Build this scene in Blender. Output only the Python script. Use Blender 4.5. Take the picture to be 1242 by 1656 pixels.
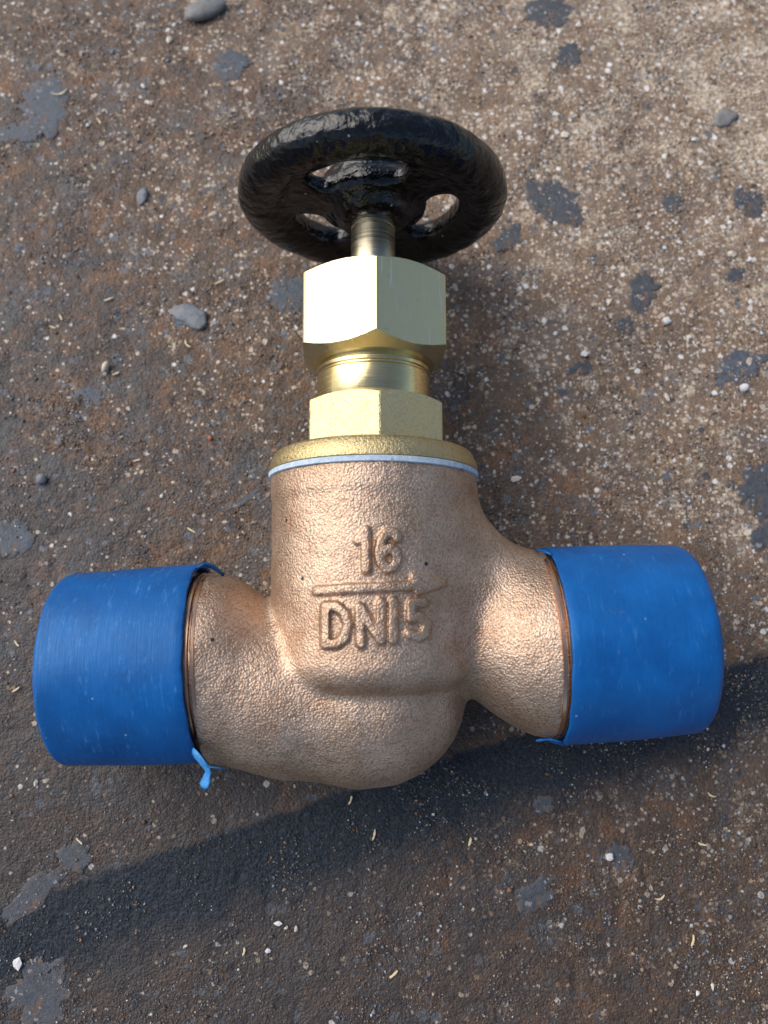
import bpy, bmesh, math, random
import numpy as np
from mathutils import Vector, Matrix, Euler

for o in list(bpy.data.objects):
    bpy.data.objects.remove(o)
scene = bpy.context.scene
COL = scene.collection
U = 0.00013            # one working unit = 0.13 mm (the valve is about 130 mm long)
random.seed(4)
RNG = np.random.default_rng(7)

# ------------------------------------------------------------------ camera
STEM_TILT = math.radians(4.75)        # valve rests on body and wheel rim: the stem rises towards the wheel
CAM_PITCH = math.radians(12.35)       # phone held above, tipped a little towards the wheel
F_PX, W_PX, H_PX = 1288.0, 1242.0, 1656.0
AXIS_H = 170.0                        # height of the valve's run axis above the ground (units)
R_CAM = Matrix.Rotation(CAM_PITCH, 3, 'X')
CAM_POS = Vector((0, 0, AXIS_H)) - R_CAM @ Vector((-16.0, -230.0, -1288.0))   # units
cam_data = bpy.data.cameras.new('camera')
cam = bpy.data.objects.new('camera', cam_data)
COL.objects.link(cam)
cam.location = CAM_POS * U
cam.rotation_euler = (CAM_PITCH, 0, 0)
cam_data.sensor_fit = 'VERTICAL'
cam_data.sensor_height = 36.0
cam_data.sensor_width = 27.0
cam_data.lens = F_PX / H_PX * 36.0
cam_data.clip_start = 0.005
cam_data.clip_end = 50.0
cam_data.dof.use_dof = True
cam_data.dof.focus_distance = 1270 * U
cam_data.dof.aperture_fstop = 13.5
scene.camera = cam

# ------------------------------------------------------------------ sky, sun, exposure
SUN = Vector((-0.64, 0.33, 0.69)).normalized()
world = bpy.data.worlds.new('World')
scene.world = world
world.use_nodes = True
wn = world.node_tree.nodes
sky = wn.new('ShaderNodeTexSky')
sky.sky_type = 'NISHITA'
sky.sun_disc = False
sky.sun_elevation = math.asin(SUN.z)
sky.sun_rotation = math.atan2(SUN.x, SUN.y)
sky.dust_density = 2.5
wn['Background'].inputs['Strength'].default_value = 0.08
world.node_tree.links.new(sky.outputs[0], wn['Background'].inputs['Color'])
sun_data = bpy.data.lights.new('sun', 'SUN')
sun_data.energy = 1.5
sun_data.angle = math.radians(66)
sun_data.color = (1.0, 0.965, 0.92)
sun = bpy.data.objects.new('sun', sun_data)
COL.objects.link(sun)
sun.rotation_euler = (-SUN).to_track_quat('-Z', 'Y').to_euler()
sun.location = SUN * 2.0
scene.view_settings.view_transform = 'Standard'
scene.view_settings.look = 'None'
scene.view_settings.exposure = 0.86
scene.view_settings.gamma = 1.0
scene.render.engine = 'CYCLES'


# ------------------------------------------------------------------ node helpers
class Mat:
    def __init__(self, name):
        self.m = bpy.data.materials.new(name)
        self.m.use_nodes = True
        self.t = self.m.node_tree
        self.n = self.t.nodes
        self.b = self.n['Principled BSDF']
        tc = self.n.new('ShaderNodeTexCoord')
        mp = self.n.new('ShaderNodeMapping')
        mp.inputs['Scale'].default_value = (1 / U, 1 / U, 1 / U)
        self.link(tc.outputs['Object'], mp.inputs['Vector'])
        self.co = mp.outputs[0]              # coordinates in working units

    def link(self, a, b):
        self.t.links.new(a, b)

    def put(self, sock, v):
        if isinstance(v, bpy.types.NodeSocket):
            self.link(v, sock)
        elif isinstance(v, (tuple, list)) and len(v) == 3 and sock.type == 'RGBA':
            sock.default_value = (*v, 1)
        else:
            sock.default_value = v

    def set(self, **kw):
        for k, v in kw.items():
            self.put(self.b.inputs[k.replace('_', ' ')], v)

    def scaled(self, s, off=(0, 0, 0)):
        mp = self.n.new('ShaderNodeMapping')
        mp.inputs['Scale'].default_value = s
        mp.inputs['Location'].default_value = off
        self.link(self.co, mp.inputs['Vector'])
        return mp.outputs[0]

    def noise(self, size, detail=3.0, rough=0.55, co=None, dist=0.0, color=False):
        n = self.n.new('ShaderNodeTexNoise')
        n.inputs['Scale'].default_value = 1.0 / size
        n.inputs['Detail'].default_value = detail
        n.inputs['Roughness'].default_value = rough
        n.inputs['Distortion'].default_value = dist
        self.link(co or self.co, n.inputs['Vector'])
        return n.outputs['Color' if color else 'Fac']

    def voronoi(self, size, out='Distance', co=None, rnd=1.0, feature='F1'):
        n = self.n.new('ShaderNodeTexVoronoi')
        n.feature = feature
        n.inputs['Scale'].default_value = 1.0 / size
        n.inputs['Randomness'].default_value = rnd
        self.link(co or self.co, n.inputs['Vector'])
        return n.outputs[out]

    def math(self, op, a, b=0.0, c=0.0, clamp=False):
        n = self.n.new('ShaderNodeMath')
        n.operation = op
        n.use_clamp = clamp
        for i, v in enumerate((a, b, c)):
            self.put(n.inputs[i], v)
        return n.outputs[0]

    def ramp(self, x, lo, hi, a=0.0, b=1.0, smooth=True):
        n = self.n.new('ShaderNodeMapRange')
        n.interpolation_type = 'SMOOTHSTEP' if smooth else 'LINEAR'
        n.clamp = True
        for k, v in (('Value', x), ('From Min', lo), ('From Max', hi), ('To Min', a), ('To Max', b)):
            self.put(n.inputs[k], v)
        return n.outputs[0]

    def mix(self, fac, a, b, mode='MIX'):
        n = self.n.new('ShaderNodeMix')
        n.data_type = 'RGBA'
        n.blend_type = mode
        self.put(n.inputs[0], fac)
        self.put(n.inputs[6], a)
        self.put(n.inputs[7], b)
        return n.outputs[2]

    def sep(self, co=None):
        n = self.n.new('ShaderNodeSeparateXYZ')
        self.link(co or self.co, n.inputs[0])
        return n.outputs

    def bump(self, h, dist, strength=1.0, prev=None):
        n = self.n.new('ShaderNodeBump')
        n.inputs['Strength'].default_value = strength
        n.inputs['Distance'].default_value = dist * U
        self.put(n.inputs['Height'], h)
        if prev is not None:
            self.link(prev, n.inputs['Normal'])
        return n.outputs[0]

    def attr(self, name):
        n = self.n.new('ShaderNodeAttribute')
        n.attribute_name = name
        return n.outputs['Color']


# ------------------------------------------------------------------ object helpers
def mesh_obj(name, verts, faces, mat, parent=None, smooth=True, normals=None):
    me = bpy.data.meshes.new(name)
    v = np.asarray(verts, dtype=np.float64) * U
    if isinstance(faces, np.ndarray):
        k = faces.shape[1]
        me.vertices.add(len(v))
        me.vertices.foreach_set('co', v.astype(np.float32).ravel())
        me.loops.add(faces.size)
        me.loops.foreach_set('vertex_index', faces.astype(np.int32).ravel())
        me.polygons.add(len(faces))
        me.polygons.foreach_set('loop_start', np.arange(0, faces.size, k, dtype=np.int32))
        me.update(calc_edges=True)
        me.validate()
    else:
        me.from_pydata(v.tolist(), [], faces)
        me.update()
    if smooth:
        me.polygons.foreach_set('use_smooth', np.ones(len(me.polygons), dtype=bool))
    if normals is not None:
        me.normals_split_custom_set_from_vertices([tuple(n) for n in normals])
    if mat:
        me.materials.append(mat)
    ob = bpy.data.objects.new(name, me)
    COL.objects.link(ob)
    ob.parent = parent
    return ob


def tag(o, label=None, cat=None, group=None, kind=None):
    if label: o['label'] = label
    if cat: o['category'] = cat
    if group: o['group'] = group
    if kind: o['kind'] = kind
    return o


def sharp(ob, deg):
    me = ob.data
    bm = bmesh.new()
    bm.from_mesh(me)
    lim = math.radians(deg)
    for e in bm.edges:
        if len(e.link_faces) == 2 and e.calc_face_angle(0) > lim:
            e.smooth = False
    bm.to_mesh(me)
    bm.free()


def lathe(name, prof, mat, parent, n=160, axis='Y', rfun=None, caps=True, deg=28):
    """prof: list of (position along the axis, radius); turned about the axis"""
    V, Fc = [], []
    for j, (y, r) in enumerate(prof):
        for i in range(n):
            t = 2 * math.pi * i / n
            rr, yy = (r, y) if rfun is None else rfun(t, y, r, j)
            if axis == 'Y':
                V.append((rr * math.cos(t), yy, rr * math.sin(t)))
            else:
                V.append((yy, rr * math.cos(t), rr * math.sin(t)))
    for j in range(len(prof) - 1):
        for i in range(n):
            a, b = j * n + i, j * n + (i + 1) % n
            q = (a, a + n, b + n, b)
            Fc.append(q if axis == 'Y' else q[::-1])
    if caps:
        f0 = tuple(range(n))
        f1 = tuple((len(prof) - 1) * n + i for i in range(n))
        Fc.append(f0)
        Fc.append(f1)
    ob = mesh_obj(name, V, Fc, mat, parent)
    bm = bmesh.new()
    bm.from_mesh(ob.data)
    bmesh.ops.recalc_face_normals(bm, faces=bm.faces)
    bm.to_mesh(ob.data)
    bm.free()
    sharp(ob, deg)
    return ob


def vnoise(P, seed=0):
    """smooth value noise on an (N,3) or (N,2) array, range -1..1"""
    P = np.asarray(P, dtype=np.float64)
    if P.shape[1] == 2:
        P = np.c_[P, np.zeros(len(P))]
    i = np.floor(P).astype(np.int64)
    f = P - i
    f = f * f * (3 - 2 * f)
    out = np.zeros(len(P))
    for dx in (0, 1):
        for dy in (0, 1):
            for dz in (0, 1):
                h = (i[:, 0] + dx) * 374761393 + (i[:, 1] + dy) * 668265263 + (i[:, 2] + dz) * 2147483647 + seed * 974634777
                h = (h ^ (h >> 13)) * 1274126177
                h = (h ^ (h >> 16)) & 0xFFFFF
                w = (f[:, 0] if dx else 1 - f[:, 0]) * (f[:, 1] if dy else 1 - f[:, 1]) * (f[:, 2] if dz else 1 - f[:, 2])
                out += w * (h / 0xFFFFF * 2 - 1)
    return out


def surface_nets(F, org, h):
    """quads of the zero level of F (negative inside) on a regular grid"""
    nx, ny, nz = F.shape
    S = F < 0
    c = np.zeros((nx - 1, ny - 1, nz - 1), dtype=np.int8)
    for dx in (0, 1):
        for dy in (0, 1):
            for dz in (0, 1):
                c += S[dx:nx - 1 + dx, dy:ny - 1 + dy, dz:nz - 1 + dz]
    act = (c > 0) & (c < 8)
    I = np.argwhere(act)
    idx = -np.ones(act.shape, dtype=np.int64)
    idx[act] = np.arange(len(I))
    acc = np.zeros((len(I), 3))
    cnt = np.zeros(len(I))
    offs = [(a, b, d) for a in (0, 1) for b in (0, 1) for d in (0, 1)]
    val = {o: F[I[:, 0] + o[0], I[:, 1] + o[1], I[:, 2] + o[2]].astype(np.float64) for o in offs}
    for ax in range(3):
        for o in offs:
            if o[ax]: continue
            q = list(o); q[ax] = 1; q = tuple(q)
            a, b = val[o], val[q]
            m = (a < 0) != (b < 0)
            t = np.where(m, a / np.where(m, a - b, 1), 0)
            p = np.tile(np.array(o, dtype=float), (len(I), 1))
            p[:, ax] += t
            acc += p * m[:, None]
            cnt += m
    V = (I + acc / cnt[:, None]) * h + np.array(org)
    Q = []
    for ax in range(3):
        o1, o2 = [(1, 2), (2, 0), (0, 1)][ax]
        sl = [slice(1, -1)] * 3
        sl[ax] = slice(0, -1)
        sl2 = list(sl); sl2[ax] = slice(1, None)
        A, B = S[tuple(sl)], S[tuple(sl2)]
        E = np.argwhere(A != B)
        start = np.array([1, 1, 1]); start[ax] = 0
        ins = A[E[:, 0], E[:, 1], E[:, 2]]
        E = E + start
        q = []
        for (a, b) in ((-1, -1), (0, -1), (0, 0), (-1, 0)):
            D = E.copy(); D[:, o1] += a; D[:, o2] += b
            q.append(idx[D[:, 0], D[:, 1], D[:, 2]])
        q = np.stack(q, 1)
        q[~ins] = q[~ins][:, ::-1]
        Q.append(q)
    return V, np.concatenate(Q)


def smin(a, b, k):
    h = np.maximum(k - np.abs(a - b), 0) / k
    return np.minimum(a, b) - h * h * k * 0.25


def cone_chain(X, Y, Z, pts, k=14.0):
    d = None
    for (a, b) in zip(pts[:-1], pts[1:]):
        ax, ay, az, ar = a; bx, by, bz, br = b
        vx, vy, vz = bx - ax, by - ay, bz - az
        L = vx * vx + vy * vy + vz * vz
        t = np.clip(((X - ax) * vx + (Y - ay) * vy + (Z - az) * vz) / L, 0, 1)
        s = np.sqrt((X - ax - t * vx) ** 2 + (Y - ay - t * vy) ** 2 + (Z - az - t * vz) ** 2) - (ar + t * (br - ar))
        d = s if d is None else smin(d, s, k)
    return d


def on_ground(px, py, z=0.0):
    """ground point seen at a place of the photograph (working units)"""
    d = R_CAM @ Vector((px - W_PX / 2, H_PX / 2 - py, -F_PX))
    t = (z - CAM_POS.z) / d.z
    p = CAM_POS + d * t
    return p.x, p.y


# ------------------------------------------------------------------ materials
def mat_ground():
    m = Mat('rusty_scaled_plate')
    x, y, z = m.sep()
    big = m.noise(260, 3, 0.6)
    mid = m.noise(46, 4, 0.65)
    fine = m.noise(10, 3, 0.7)
    grain = m.noise(4.6, 2, 0.65, co=m.scaled((1, 1, 0), (37, 11, 0)))
    wco = m.n.new('ShaderNodeVectorMath'); wco.operation = 'MULTIPLY_ADD'
    wc = m.noise(7, 2, 0.6, color=True)
    m.link(wc, wco.inputs[0]); wco.inputs[1].default_value = (7, 7, 0); m.link(m.co, wco.inputs[2])

    def dots(size, seed, prob, r0, r1):
        """irregular specks: mask and a random number for each"""
        n = m.n.new('ShaderNodeMapping')
        n.inputs['Location'].default_value = (seed * 13.7, seed * 7.1, 0)
        n.inputs['Scale'].default_value = (1, 1, 0)
        m.link(wco.outputs[0], n.inputs['Vector'])
        d = m.voronoi(size, 'Distance', co=n.outputs[0])
        c = m.sep(d.node.outputs['Color'])
        rad = m.ramp(c[1], 0, 1, r0, r1, False)
        k = m.ramp(m.math('SUBTRACT', d, rad), -0.06, 0.05, 1, 0)
        return m.math('MULTIPLY', k, m.math('LESS_THAN', c[0], prob)), c[2]

    col = m.mix(m.ramp(mid, 0.32, 0.68), (0.058, 0.039, 0.029), (0.128, 0.080, 0.054))
    col = m.mix(m.ramp(m.noise(75, 4, 0.72, co=m.scaled((1, 1, 1), (300, 90, 0))), 0.50, 0.64, 0, 0.85), col, (0.205, 0.098, 0.045))
    col = m.mix(m.ramp(m.noise(85, 5, 0.74, co=m.scaled((1, 1, 1), (-500, 190, 0))), 0.51, 0.60, 0, 0.75), col, (0.085, 0.094, 0.106))
    g1 = m.noise(8.5, 2, 0.5, co=m.scaled((1, 1, 0), (5, 9, 0)))
    col = m.mix(m.ramp(g1, 0.45, 0.32, 0, 0.55), col, (0.034, 0.025, 0.021))
    col = m.mix(m.ramp(grain, 0.32, 0.70), m.mix(0.72, (0, 0, 0), col), m.mix(0.22, col, (0.36, 0.25, 0.17)))
    # how much dry dust lies where: thick towards the far right, little at the near edge
    g = m.math('ADD', m.math('MULTIPLY', x, 0.00085), m.math('MULTIPLY', y, 0.00062))
    amount = m.math('ADD', g, m.ramp(big, 0.25, 0.75, -0.30, 0.30))
    col = m.mix(m.ramp(m.math('ADD', amount, m.ramp(mid, 0.3, 0.7, -0.2, 0.2)), 0.12, -0.42, 0.0, 0.60), col, (0.056, 0.060, 0.066))
    film = m.ramp(amount, 0.0, 1.4, 0.0, 0.40)
    col = m.mix(film, col, (0.42, 0.30, 0.20))
    # embedded blue-grey grains
    k, r = dots(24, 1, 0.26, 0.12, 0.44)
    col = m.mix(m.math('MULTIPLY', k, 0.85), col, m.mix(r, (0.060, 0.066, 0.075), (0.135, 0.150, 0.172)))
    k, r = dots(13, 2, 0.26, 0.12, 0.48)
    col = m.mix(m.math('MULTIPLY', k, 0.8), col, m.mix(r, (0.050, 0.050, 0.054), (0.150, 0.165, 0.190)))
    # sandy, cream and white specks, in drifts
    cl = m.math('ADD', m.noise(62, 5, 0.76, co=m.scaled((1, 1, 0), (140, 720, 0))), m.math('MULTIPLY', amount, 0.22))
    k, r = dots(9, 3, m.ramp(cl, 0.50, 0.78, 0.05, 1.0, False), 0.12, 0.55)
    col = m.mix(m.math('MULTIPLY', k, 0.85), col, m.mix(r, (0.27, 0.175, 0.105), (0.60, 0.50, 0.38)))
    k, r = dots(6.5, 4, m.ramp(cl, 0.52, 0.86, 0.06, 1.0, False), 0.14, 0.5)
    col = m.mix(m.math('MULTIPLY', k, 0.85), col, m.mix(r, (0.32, 0.23, 0.15), (0.72, 0.66, 0.57)))
    k, r = dots(15, 5, m.ramp(cl, 0.54, 0.80, 0.02, 0.70, False), 0.10, 0.42)
    col = m.mix(m.math('MULTIPLY', k, 0.9), col, m.mix(r, (0.50, 0.42, 0.32), (0.78, 0.76, 0.73)))
    cream = m.math('ADD', m.noise(110, 6, 0.78, co=m.scaled((1, 1, 0), (-70, 330, 0))), m.math('MULTIPLY', amount, 0.10))
    cream = m.math('MULTIPLY', m.ramp(cream, 0.60, 0.72), m.ramp(m.noise(7, 3, 0.7, co=m.scaled((1, 1, 0), (9, 33, 0))), 0.42, 0.58))
    col = m.mix(m.math('MULTIPLY', cream, 0.8), col, (0.62, 0.52, 0.39))
    # near edge: less dust, plus the shade on that side painted in as darker colour
    near_shade_wear = m.ramp(m.math('ADD', y, m.ramp(big, 0, 1, -170, 170)), -420, 330, 0.46, 0.0)
    col = m.mix(near_shade_wear, col, (0.028, 0.020, 0.015))
    # blue-black stripe mixed into the ground colour, running across the plate
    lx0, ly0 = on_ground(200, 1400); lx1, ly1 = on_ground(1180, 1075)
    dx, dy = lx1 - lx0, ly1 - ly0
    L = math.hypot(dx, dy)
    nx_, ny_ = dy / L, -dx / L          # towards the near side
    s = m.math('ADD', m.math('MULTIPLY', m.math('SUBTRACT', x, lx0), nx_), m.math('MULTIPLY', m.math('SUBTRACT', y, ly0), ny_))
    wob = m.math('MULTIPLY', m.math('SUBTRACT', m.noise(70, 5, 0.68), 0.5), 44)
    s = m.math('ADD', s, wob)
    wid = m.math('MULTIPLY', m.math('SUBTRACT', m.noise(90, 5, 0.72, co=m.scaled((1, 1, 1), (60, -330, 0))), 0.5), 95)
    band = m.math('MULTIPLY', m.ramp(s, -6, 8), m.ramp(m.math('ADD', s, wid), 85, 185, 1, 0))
    stripe_col = m.mix(m.ramp(grain, 0.34, 0.70), (0.005, 0.0082, 0.0125), (0.021, 0.031, 0.046))
    stripe_col = m.mix(m.ramp(g1, 0.57, 0.65, 0, 0.6), stripe_col, (0.036, 0.048, 0.066))
    col = m.mix(m.math('MULTIPLY', band, 0.97), col, stripe_col)
    rough = m.mix(m.math('MULTIPLY', band, 0.9), m.ramp(fine, 0.3, 0.7, 0.42, 0.68), (0.74, 0.74, 0.74))
    m.b.inputs['Specular IOR Level'].default_value = 0.34
    vd = m.voronoi(6.5, 'Distance', co=m.scaled((1, 1, 0), (3, 3, 0)))
    vs = m.voronoi(3.6, 'Distance', co=m.scaled((1, 1, 0), (33, 13, 0)))
    h = m.math('SUBTRACT', m.math('MULTIPLY', fine, 0.7), m.math('ADD', m.math('MULTIPLY', vd, 0.6), m.math('MULTIPLY', vs, 0.6)))
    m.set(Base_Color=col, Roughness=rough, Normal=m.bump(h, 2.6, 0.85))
    return m.m


def mat_scale(name, a, b):
    m = Mat(name)
    n = m.noise(14, 5, 0.65)
    col = m.mix(m.ramp(n, 0.3, 0.7), a, b)
    rust = m.noise(30, 5, 0.7, co=m.scaled((1, 1, 1), (45, 12, 9)))
    col = m.mix(m.ramp(rust, 0.60, 0.68, 0, 0.8), col, (0.15, 0.085, 0.05))
    e = m.sep(m.attr('edge'))[0]
    wear = m.ramp(m.math('ADD', m.noise(16, 5, 0.75, co=m.scaled((1, 1, 1), (7, 77, 1))), m.math('MULTIPLY', e, 0.22)), 0.64, 0.82, 0, 0.8)
    col = m.mix(wear, col, m.mix(m.ramp(n, 0.35, 0.65), (0.10, 0.066, 0.048), (0.19, 0.125, 0.085)))
    sp = m.sep(m.voronoi(6, 'Color'))
    col = m.mix(m.ramp(sp[0], 0.95, 0.96, 0, 0.7), col, (0.30, 0.29, 0.29))
    m.set(Base_Color=col, Roughness=m.ramp(n, 0.3, 0.7, 0.5, 0.75), Normal=m.bump(m.noise(5, 4, 0.7), 3.0, 0.8))
    return m.m


def mat_bronze():
    m = Mat('sand_cast_gunmetal')
    mott = m.noise(60, 4, 0.6)
    g1 = m.noise(3.8, 2, 0.6)
    v1 = m.voronoi(3.7, 'Distance')
    v2 = m.voronoi(3.0, 'Distance', co=m.scaled((1, 1, 1), (20, 8, 3)))
    pit = m.noise(13, 3, 0.6, co=m.scaled((1, 1, 1), (2, 80, 31)))
    col = m.mix(m.ramp(mott, 0.3, 0.7), (0.50, 0.350, 0.245), (0.64, 0.480, 0.360))
    col = m.mix(m.ramp(m.noise(46, 4, 0.7, co=m.scaled((1, 1, 1), (9, 40, 77))), 0.55, 0.72, 0, 0.55), col, (0.46, 0.25, 0.15))
    col = m.mix(m.ramp(v1, 0.45, 0.75, 0.0, 0.40), col, (0.24, 0.15, 0.10))
    spot = m.sep(m.voronoi(26, 'Color'))
    sd = m.voronoi(26, 'Distance')
    col = m.mix(m.math('MULTIPLY', m.ramp(spot[0], 0.955, 0.96), m.ramp(sd, 0.08, 0.16, 1, 0)), col, (0.06, 0.06, 0.07))
    h = m.math('ADD', m.math('MULTIPLY', v1, -0.8), m.math('MULTIPLY', v2, -0.45))
    h = m.math('ADD', h, m.math('MULTIPLY', g1, 0.55))
    h = m.math('ADD', h, m.math('MULTIPLY', pit, 0.5))
    m.set(Base_Color=col, Metallic=1.0, Roughness=m.ramp(v2, 0.15, 0.6, 0.42, 0.58), Normal=m.bump(h, 1.35, 0.8))
    return m.m


def mat_turned_bronze():
    m = Mat('turned_bronze')
    x = m.noise(2.0, 2, 0.5, co=m.scaled((1, 0.02, 0.02)))
    m.set(Base_Color=(0.62, 0.38, 0.25), Metallic=1.0, Roughness=0.26, Normal=m.bump(x, 0.5, 0.5))
    return m.m


def mat_brass(name, base, rough, brush, sandy=0.0, bs=0.5):
    m = Mat(name)
    mott = m.noise(50, 4, 0.6)
    col = m.mix(m.ramp(mott, 0.3, 0.7), base, tuple(c * f for c, f in zip(base, (1.05, 1.03, 0.92))))
    if sandy:
        s1 = m.noise(4.0, 3, 0.65)
        col = m.mix(m.ramp(s1, 0.25, 0.5, 0.5, 0), col, tuple(c * 0.5 for c in base))
        nrm = m.bump(s1, 3.2, sandy)
        r = m.ramp(s1, 0.3, 0.7, rough - 0.06, rough + 0.1)
    else:
        b1 = m.noise(2.2, 3, 0.6, co=m.scaled(brush))
        sc = m.noise(7, 2, 0.6, co=m.scaled((0.9, 0.06, 0.9), (3, 5, 1)))
        col = m.mix(m.ramp(sc, 0.62, 0.70, 0, 0.35), col, (0.98, 0.93, 0.75))
        col = m.mix(m.ramp(m.noise(22, 5, 0.7), 0.60, 0.72, 0, 0.4), col, tuple(c * f for c, f in zip(base, (0.72, 0.62, 0.45))))
        nrm = m.bump(b1, 0.32, bs, m.bump(m.noise(26, 2), 0.8, 0.4))
        r = m.ramp(b1, 0.3, 0.7, rough - 0.05, rough + 0.07)
    m.set(Base_Color=col, Metallic=1.0, Roughness=r, Normal=nrm)
    return m.m


def mat_black_paint():
    m = Mat('black_enamel')
    n = m.noise(21, 2, 0.5)
    n2 = m.noise(6, 3, 0.6)
    dust = m.sep(m.voronoi(16, 'Color'))
    dd = m.voronoi(16, 'Distance')
    k = m.math('MULTIPLY', m.ramp(dust[0], 0.93, 0.95), m.ramp(dd, 0.08, 0.16, 1, 0))
    col = m.mix(m.math('MULTIPLY', k, 0.75), (0.0030, 0.0031, 0.0038), (0.40, 0.38, 0.35))
    scuff = m.ramp(m.noise(40, 6, 0.72), 0.62, 0.72, 0, 0.05)
    col = m.mix(scuff, col, (0.26, 0.22, 0.18))
    h = m.math('ADD', n, m.math('MULTIPLY', n2, 0.16))
    m.set(Base_Color=col, Roughness=m.ramp(n2, 0.3, 0.7, 0.07, 0.18), Normal=m.bump(h, 7.0, 0.8))
    return m.m


def mat_blue(name, seed, wear=0.5):
    m = Mat(name)
    cs = m.scaled((1.0, 0.05, 0.05), (seed, seed * 2, 5))          # fine rings from the moulding and rubbing
    ring = m.noise(2.6, 3, 0.65, co=cs)
    mott = m.noise(70, 4, 0.6, co=m.scaled((1, 1, 1), (seed, 0, 0)))
    col = m.mix(m.ramp(mott, 0.3, 0.7), (0.0035, 0.074, 0.265), (0.005, 0.102, 0.345))
    scuff = m.ramp(m.noise(9, 5, 0.72, co=m.scaled((1.5, 0.35, 0.35), (seed * 3, 7, 1))), 0.54, 0.72)
    scuff = m.math('MULTIPLY', scuff, m.ramp(m.noise(55, 3, 0.6, co=m.scaled((1, 1, 1), (9, seed, 1))), 0.36, 0.60))
    col = m.mix(m.math('MULTIPLY', scuff, wear), col, (0.11, 0.31, 0.66))
    dirt = m.ramp(m.noise(34, 6, 0.75, co=m.scaled((1, 1, 1), (seed * 7, 70, 31))), 0.64, 0.74, 0, 0.45)
    col = m.mix(dirt, col, (0.10, 0.115, 0.14))
    sp = m.sep(m.voronoi(13, 'Color', co=m.scaled((1, 1, 1), (seed, 3, 3))))
    sd = m.voronoi(13, 'Distance', co=m.scaled((1, 1, 1), (seed, 3, 3)))
    k = m.math('MULTIPLY', m.ramp(sp[0], 0.965, 0.975), m.ramp(sd, 0.10, 0.18, 1, 0))
    col = m.mix(m.math('MULTIPLY', k, 0.7), col, (0.35, 0.48, 0.68))
    m.b.inputs['Specular IOR Level'].default_value = 0.50
    m.b.inputs['Specular Tint'].default_value = (0.40, 0.74, 1.0, 1)
    m.set(Base_Color=col, Roughness=m.ramp(ring, 0.3, 0.7, 0.36, 0.52),
          Normal=m.bump(ring, 0.7, 0.5, m.bump(m.noise(24, 3), 1.4, 0.5)))
    return m.m


def mat_gasket():
    m = Mat('fibre_gasket')
    n = m.noise(26, 5, 0.7)
    n2 = m.noise(9, 4, 0.7)
    col = m.mix(m.ramp(n2, 0.3, 0.7), (0.36, 0.46, 0.56), (0.54, 0.63, 0.72))
    col = m.mix(m.ramp(n, 0.60, 0.66), col, (0.09, 0.10, 0.12))
    m.set(Base_Color=col, Roughness=0.6, Normal=m.bump(m.noise(4, 3), 1.0, 0.6))
    return m.m


def mat_attr(name, rough=0.7):
    m = Mat(name)
    m.set(Base_Color=m.mix(m.ramp(m.noise(5, 3), 0.3, 0.7, 0.0, 0.2), m.attr('tint'), (0.12, 0.09, 0.07)), Roughness=rough)
    return m.m


def mat_plain(name, a, b, rough, size=6):
    m = Mat(name)
    m.set(Base_Color=m.mix(m.ramp(m.noise(size, 4, 0.65), 0.3, 0.7), a, b), Roughness=rough,
          Normal=m.bump(m.noise(size * 0.6, 4, 0.65), 1.5, 0.6))
    return m.m


M_GROUND = mat_ground()
M_BRONZE = mat_bronze()
M_TURNED = mat_turned_bronze()
M_NUT = mat_brass('brushed_brass', (0.66, 0.585, 0.37), 0.36, (0.05, 1.0, 0.05))
M_COLLAR = mat_brass('turned_brass', (0.72, 0.58, 0.32), 0.22, (0.02, 1.0, 0.02), bs=0.25)
M_STEM = mat_brass('pale_turned_brass', (0.66, 0.60, 0.44), 0.30, (0.02, 1.0, 0.02), bs=0.05)
M_FORGED = mat_brass('forged_brass', (0.72, 0.62, 0.37), 0.40, (1, 1, 1), sandy=0.7)
M_FLANGE = mat_brass('forged_flange_brass', (0.56, 0.45, 0.25), 0.40, (1, 1, 1), sandy=0.6)
M_BLACK = mat_black_paint()
M_BLUE_A = mat_blue('blue_plastic_scuffed', 11.0)
M_BLUE_B = mat_blue('blue_plastic', 47.0, 0.28)
M_SHRED = mat_plain('torn_blue_plastic', (0.03, 0.22, 0.58), (0.08, 0.36, 0.74), 0.5, 9)
M_GASKET = mat_gasket()
M_GRIT = mat_attr('loose_grit')


# ------------------------------------------------------------------ ground
def ground_low(P):
    return 1.8 * vnoise(P / 140, 1) + 1.0 * vnoise(P / 42, 2)


def build_ground():
    x0, x1, y0, y1, h = -1000, 1020, -800, 1640, 3.3
    # a wide sheet: fine relief where the picture looks, coarse skirt beyond
    xs = np.arange(x0, x1 + .1, h)
    ys = np.arange(y0, y1 + .1, h)
    far = np.array([40, 120, 300, 700, 1600, 4000, 10000])
    xs = np.concatenate([x0 - far[::-1], xs, x1 + far])
    ys = np.concatenate([y0 - far[::-1], ys, y1 + far])
    X, Y = np.meshgrid(xs, ys, indexing='ij')
    P = np.c_[X.ravel(), Y.ravel()]
    z = ground_low(P) + 0.7 * vnoise(P / 18, 3)
    n8 = vnoise(P / 9.0, 4)
    z += 0.85 * np.where(n8 > 0.2, (n8 - 0.2) * 1.6, n8 * 0.4) + 0.30 * vnoise(P / 5.0, 5)
    z -= 5.0 * np.clip(vnoise(P / 26, 6) - 0.40, 0, 1)
    z -= 1.0
    nx, ny = X.shape
    i = np.arange(nx * ny).reshape(nx, ny)
    q = np.stack([i[:-1, :-1].ravel(), i[1:, :-1].ravel(), i[1:, 1:].ravel(), i[:-1, 1:].ravel()], 1)
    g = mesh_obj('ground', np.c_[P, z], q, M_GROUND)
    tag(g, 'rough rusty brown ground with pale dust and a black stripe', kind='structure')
    return g


ground = build_ground()


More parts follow.
